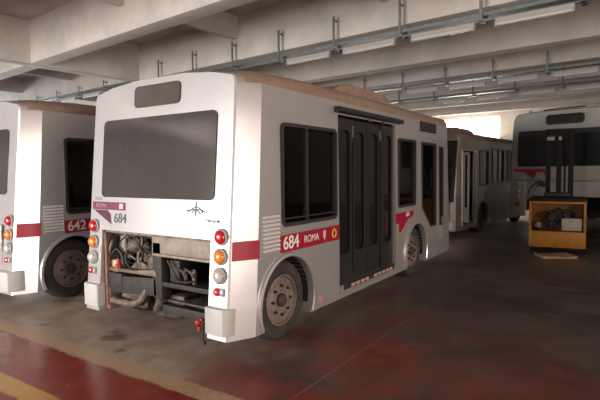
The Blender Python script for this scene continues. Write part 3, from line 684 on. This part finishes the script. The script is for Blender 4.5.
# floor
def floor_mat():
    m = bpy.data.materials.new('garage_floor'); m.use_nodes = True; nt = m.node_tree; N = nt.nodes; Lk = nt.links
    b = N['Principled BSDF']; tc = N.new('ShaderNodeTexCoord'); sp = N.new('ShaderNodeSeparateXYZ'); Lk.new(tc.outputs['Object'], sp.inputs[0])
    def noise(s, d=6, r=.6, off=0):
        mp = N.new('ShaderNodeMapping'); mp.inputs['Location'].default_value = (off, off*.7, 0); Lk.new(tc.outputs['Object'], mp.inputs[0])
        n = N.new('ShaderNodeTexNoise'); n.inputs['Scale'].default_value = s; n.inputs['Detail'].default_value = d; n.inputs['Roughness'].default_value = r
        Lk.new(mp.outputs[0], n.inputs['Vector']); return n.outputs['Fac']
    def math_(op, a, c=None, d=None, clamp=False):
        n = N.new('ShaderNodeMath'); n.operation = op; n.use_clamp = clamp
        for i, v in enumerate((a, c, d)):
            if v is None: continue
            if isinstance(v, (int, float)): n.inputs[i].default_value = v
            else: Lk.new(v, n.inputs[i])
        return n.outputs[0]
    def ss(v, lo, hi):
        n = N.new('ShaderNodeMapRange'); n.interpolation_type = 'SMOOTHSTEP'; Lk.new(v, n.inputs[0]); n.inputs[1].default_value = lo; n.inputs[2].default_value = hi
        return n.outputs[0]
    def mix(f, a, c):
        n = N.new('ShaderNodeMix'); n.data_type = 'RGBA'
        if isinstance(f, float): n.inputs[0].default_value = f
        else: Lk.new(f, n.inputs[0])
        for i, v in ((6, a), (7, c)):
            if isinstance(v, tuple): n.inputs[i].default_value = (*v, 1)
            else: Lk.new(v, n.inputs[i])
        return n.outputs[2]
    x, y = sp.outputs[0], sp.outputs[1]
    n1 = noise(.7, 7, .65); n2 = noise(3.5, 6, .7, 9); n3 = noise(18, 4, .6, 3); n4 = noise(1.1, 5, .6, 21)
    wob = math_('MULTIPLY_ADD', n2, .06, -.03)
    yw = math_('ADD', y, wob)
    dusty = mix(ss(n2, .35, .7), (.27, .205, .17), (.41, .32, .27))
    red = mix(ss(n2, .3, .75), (.17, .022, .013), (.24, .042, .025))
    # lane (red) for y<2.46 ; dusty bay elsewhere; right aisle patches
    lane = math_('SUBTRACT', 1.0, ss(yw, 2.42, 2.50))
    aisle = ss(math_('ADD', x, math_('MULTIPLY_ADD', n4, .8, -.4)), -3.3, -2.3)
    near = math_('SUBTRACT', 1.0, ss(math_('MULTIPLY_ADD', x, .9, y), 2.0, 5.6))
    patch = math_('MULTIPLY', math_('MULTIPLY', aisle, near), ss(n4, .36, .6))
    patch2 = math_('MULTIPLY', ss(n1, .56, .66), .35)
    redf = math_('MAXIMUM', math_('MAXIMUM', lane, math_('MULTIPLY', patch, .8)), math_('MULTIPLY', patch2, aisle))
    bay = mix(aisle, dusty, mix(ss(n1, .35, .6), (.032, .024, .020), (.085, .066, .055)))
    col = mix(redf, bay, red)
    # scuffs of red showing through the dust
    col = mix(math_('MULTIPLY', ss(n4, .60, .68), .35), col, (.20, .06, .045))
    # yellow lines
    def band(a0, a1):
        return math_('MULTIPLY', ss(yw, a0-.012, a0+.012), math_('SUBTRACT', 1.0, ss(yw, a1-.012, a1+.012)))
    lim = math_('SUBTRACT', 1.0, ss(x, -2.2, -2.0))
    wear = math_('MULTIPLY_ADD', ss(n3, .3, .6), .35, .5)
    l1 = math_('MULTIPLY', math_('MULTIPLY', band(2.45, 2.63), lim), wear)
    l2 = math_('MULTIPLY', band(1.73, 1.905), math_('MULTIPLY_ADD', wear, .4, .55))
    col = mix(l1, col, (.40, .27, .15)); col = mix(l2, col, (.50, .30, .07))
    # joint
    jt = math_('MULTIPLY', math_('LESS_THAN', math_('ABSOLUTE', math_('ADD', x, 1.99)), .007), .28)
    jt2 = math_('MULTIPLY', math_('LESS_THAN', math_('ABSOLUTE', math_('SUBTRACT', y, 7.6)), .012), .35)
    col = mix(math_('MAXIMUM', jt, jt2), col, (.36, .27, .22))
    # oil spots
    col = mix(math_('MULTIPLY', ss(noise(1.7, 3, .5, 40), .62, .72), .6), col, (.045, .033, .03))
    Lk.new(col, b.inputs['Base Color'])
    ro = math_('MULTIPLY_ADD', n2, .3, .28)
    ro = math_('MULTIPLY_ADD', lane, -.20, ro)
    Lk.new(ro, b.inputs['Roughness'])
    b.inputs['Specular IOR Level'].default_value = .5
    bp = N.new('ShaderNodeBump'); bp.inputs['Strength'].default_value = .12; bp.inputs['Distance'].default_value = .01; Lk.new(n3, bp.inputs['Height']); Lk.new(bp.outputs[0], b.inputs['Normal'])
    return m
fl = MB().box(-34, 16, -16, 28, -.2, 0).build('floor', floor_mat()); fl['kind'] = 'structure'

# ---- cable trays, hangers, lights
def tray(label, y, z, hang, x0, x1, top, lights, grp, yb, lit=None):
    r = empty('cable_tray', (0, 0, 0), TH, label=label, cat='cable tray')
    MB().box(x0, x1, y-.02, y+.0, z+.16, z+.20).box(x0, x1, y-.02, y+.16, z+.155, z+.162).build('tray_rail', M_STEEL, r)
    MB().box(x0, x1, y+.14, y+.16, z+.16, z+.22).build('tray_rail', M_STEEL, r)
    MB().box(x0, x1, y-.03, y+.01, z+.081, z+.10).build('lower_rail', M_STEEL, r)
    for k in range(3):
        MB().tube([(x0, y+.03+k*.035, z+.18), (x1, y+.03+k*.035, z+.18)], .014, 6, 1).build('cable', M_DGREY, r)
    for h in hang:
        if x0 <= h <= x1:
            MB().box(h-.022, h+.022, y-.045, y-.03, z+.081, top).box(h-.012, h+.012, y-.03, yb+.005, top-.075, top-.055).box(h-.03, h+.03, y-.045, y+.17, z+.081, z+.10).box(h-.03, h+.03, y+.13, y+.17, z+.081, z+.2).build('hanger', M_STEEL, r)
    proto = None
    for i, (a, b, lab) in enumerate(lights):
        f = empty('fluorescent_light', Vector(RB @ Vector((a, y-.03, z))), TH, label=lab, cat='ceiling light', group=grp)
        Lh = b-a
        MB().box(0, Lh, -.02, .05, .02, .078).build('housing', M_HOUS, f)
        MB().lathe((.02, .0, .0), (1, 0, 0), [(.012, 0), (.028, .01), (.028, Lh-.05), (.012, Lh-.04)], 12).build('tube', M_TUBE, f)
        MB().box(0, .035, -.03, .03, -.03, .03).build('lamp_holder', M_HOUS, f); MB().box(Lh-.035, Lh, -.03, .03, -.03, .03).build('lamp_holder', M_HOUS, f)
H1 = [-2.36+1.27*k for k in range(-6, 6)]
g1 = 'unlit fluorescent lights along the nearest cable tray'
L1 = []
names = ['above the right end of the roof of bus 684', 'above the destination sign of the silver bus']
for k, h in enumerate(H1):
    if -6.3 < h < 0:
        L1.append((h+.20, h+1.18, 'unlit tube light, %s from the left on the cable tray nearest the camera' % ('first', 'second', 'third', 'fourth', 'fifth')[len(L1)]))
tray('grey steel cable tray fixed to the beam face nearest above bus 684', 7.20, 3.70, H1, -10.9, 5., 4.36, L1, g1, 7.28)
H2 = [-7.1+1.16*k for k in range(0, 8)]
tray('middle of the three grey cable trays, behind the roof of bus 684', 11.92, 3.70, H2, -10.9, 5., 4.26, [(h+.12, h+.98, 'unlit tube light, %s from the left on the middle cable tray' % n) for h, n in zip(H2[1:], ('first', 'second', 'third', 'fourth', 'fifth'))], 'unlit fluorescent lights along the middle cable tray', 12.0)
H3 = [-7.2+1.16*k for k in range(0, 8)]
tray('farthest grey cable tray, above the two distant buses', 14.22, 3.70, H3, -10.9, 5., 4.26, [(h+.12, h+.98, 'unlit tube light, %s from the left on the farthest cable tray' % n) for h, n in zip(H3[1:], ('first', 'second', 'third', 'fourth'))], 'unlit fluorescent lights along the farthest cable tray', 14.3)
H4 = [-12.44-1.34*k for k in range(0, 7)]
tray('grey cable tray in the far left bay above bus 642', 7.20, 3.83, H4, -21.5, -11.3, 4.2, [(h-1.1, h-.2, 'unlit tube light above bus 642, %s from the right on the left cable tray' % n) for h, n in zip(H4, ('first', 'second', 'third', 'fourth', 'fifth', 'sixth'))], 'unlit fluorescent lights along the left cable tray', 7.28)
pr = MB().tube([(-10.9, 16.6, 3.72), (5., 16.6, 3.72)], .02, 8, 1)
for x in range(-9, 5, 2): pr.tube([(x, 16.6, 3.74), (x, 16.6, 4.87)], .008, 6, 1)
o = tag(pr.build('conduit_pipe', M_PIPEW), 'thin pale pipe hung under the ceiling beyond the farthest cable tray', 'pipe'); o.rotation_euler = (0, 0, TH)

# ------------------------------------------------------------------ lights: daylight through the openings, one of them added
def area(name, loc, size, sizey, d, energy, col, rot=True):
    l = bpy.data.lights.new(name, 'AREA'); l.shape = 'RECTANGLE'; l.size = size; l.size_y = sizey; l.energy = energy; l.color = col
    o = bpy.data.objects.new(name, l); C.objects.link(o)
    p = Vector(loc); dd = Vector(d)
    if rot: p = RB @ p; dd = (RB @ dd.to_4d()).to_3d() if 0 else (RB.to_3x3() @ dd)
    o.location = p; o.rotation_euler = dd.to_track_quat('-Z', 'Y').to_euler(); return o
area('daylight_right', (XR+.1, .35, 1.85), 5.6, 3.6, (-1, .0, -.2), 780, (1., .84, .73))
area('added_fill_right_far', (XR+.1, 10., 2.1), 4.9, 2.3, (-1, .0, -.25), 260, (1., .86, .75))  # fill at the added opening, brightens the side of the left bus
area('daylight_front', (-7.25, YF-.1, 1.9), 7.4, 3.7, (-.1, 1, .3), 1800, (1., .965, .925))
area('daylight_front_right', (3., YF-.1, 1.9), 5.9, 3.7, (0, 1, -.1), 40, (1., .88, .80))
area('daylight_left', (XL-.1, 6.5, 2.75), 10.9, 2.2, (1, 0, .15), 1700, (.85, .93, 1.))
for i, (x0, x1) in enumerate(((-9.2, -6.6), (-14.5, -11.5), (-22, -16))):
    area('daylight_back_%d' % i, ((x0+x1)/2, YBk-.3, 3.0), x1-x0, 1.5, (0, -1, .6), 520, (1., .93, .86))

w = bpy.data.worlds.new('World'); SC.world = w; w.use_nodes = True
w.node_tree.nodes['Background'].inputs[0].default_value = (1., .9, .82, 1); w.node_tree.nodes['Background'].inputs[1].default_value = .5

# ------------------------------------------------------------------ camera
cam = bpy.data.cameras.new('Camera'); co = bpy.data.objects.new('Camera', cam); C.objects.link(co)
cam.sensor_width = 36; cam.lens = 486.54/600*36; cam.clip_start = .05; cam.clip_end = 200
yaw, pitch, roll = .5921, .057, -.0086
d = Vector((-math.sin(yaw), math.cos(yaw), 0)); rr = Vector((math.cos(yaw), math.sin(yaw), 0)); u = Vector((0, 0, 1))
D = d*math.cos(pitch)-u*math.sin(pitch); U = u*math.cos(pitch)+d*math.sin(pitch)
R = rr*math.cos(roll)+U*math.sin(roll); U2 = U*math.cos(roll)-rr*math.sin(roll)
co.matrix_world = Matrix(((R.x, U2.x, -D.x, 0), (R.y, U2.y, -D.y, 0), (R.z, U2.z, -D.z, 1.65), (0, 0, 0, 1)))
SC.camera = co
SC.view_settings.view_transform = 'Standard'; SC.view_settings.look = 'None'; SC.view_settings.gamma = 1
SC.view_settings.use_curve_mapping = False; SC.view_settings.exposure = 0.0
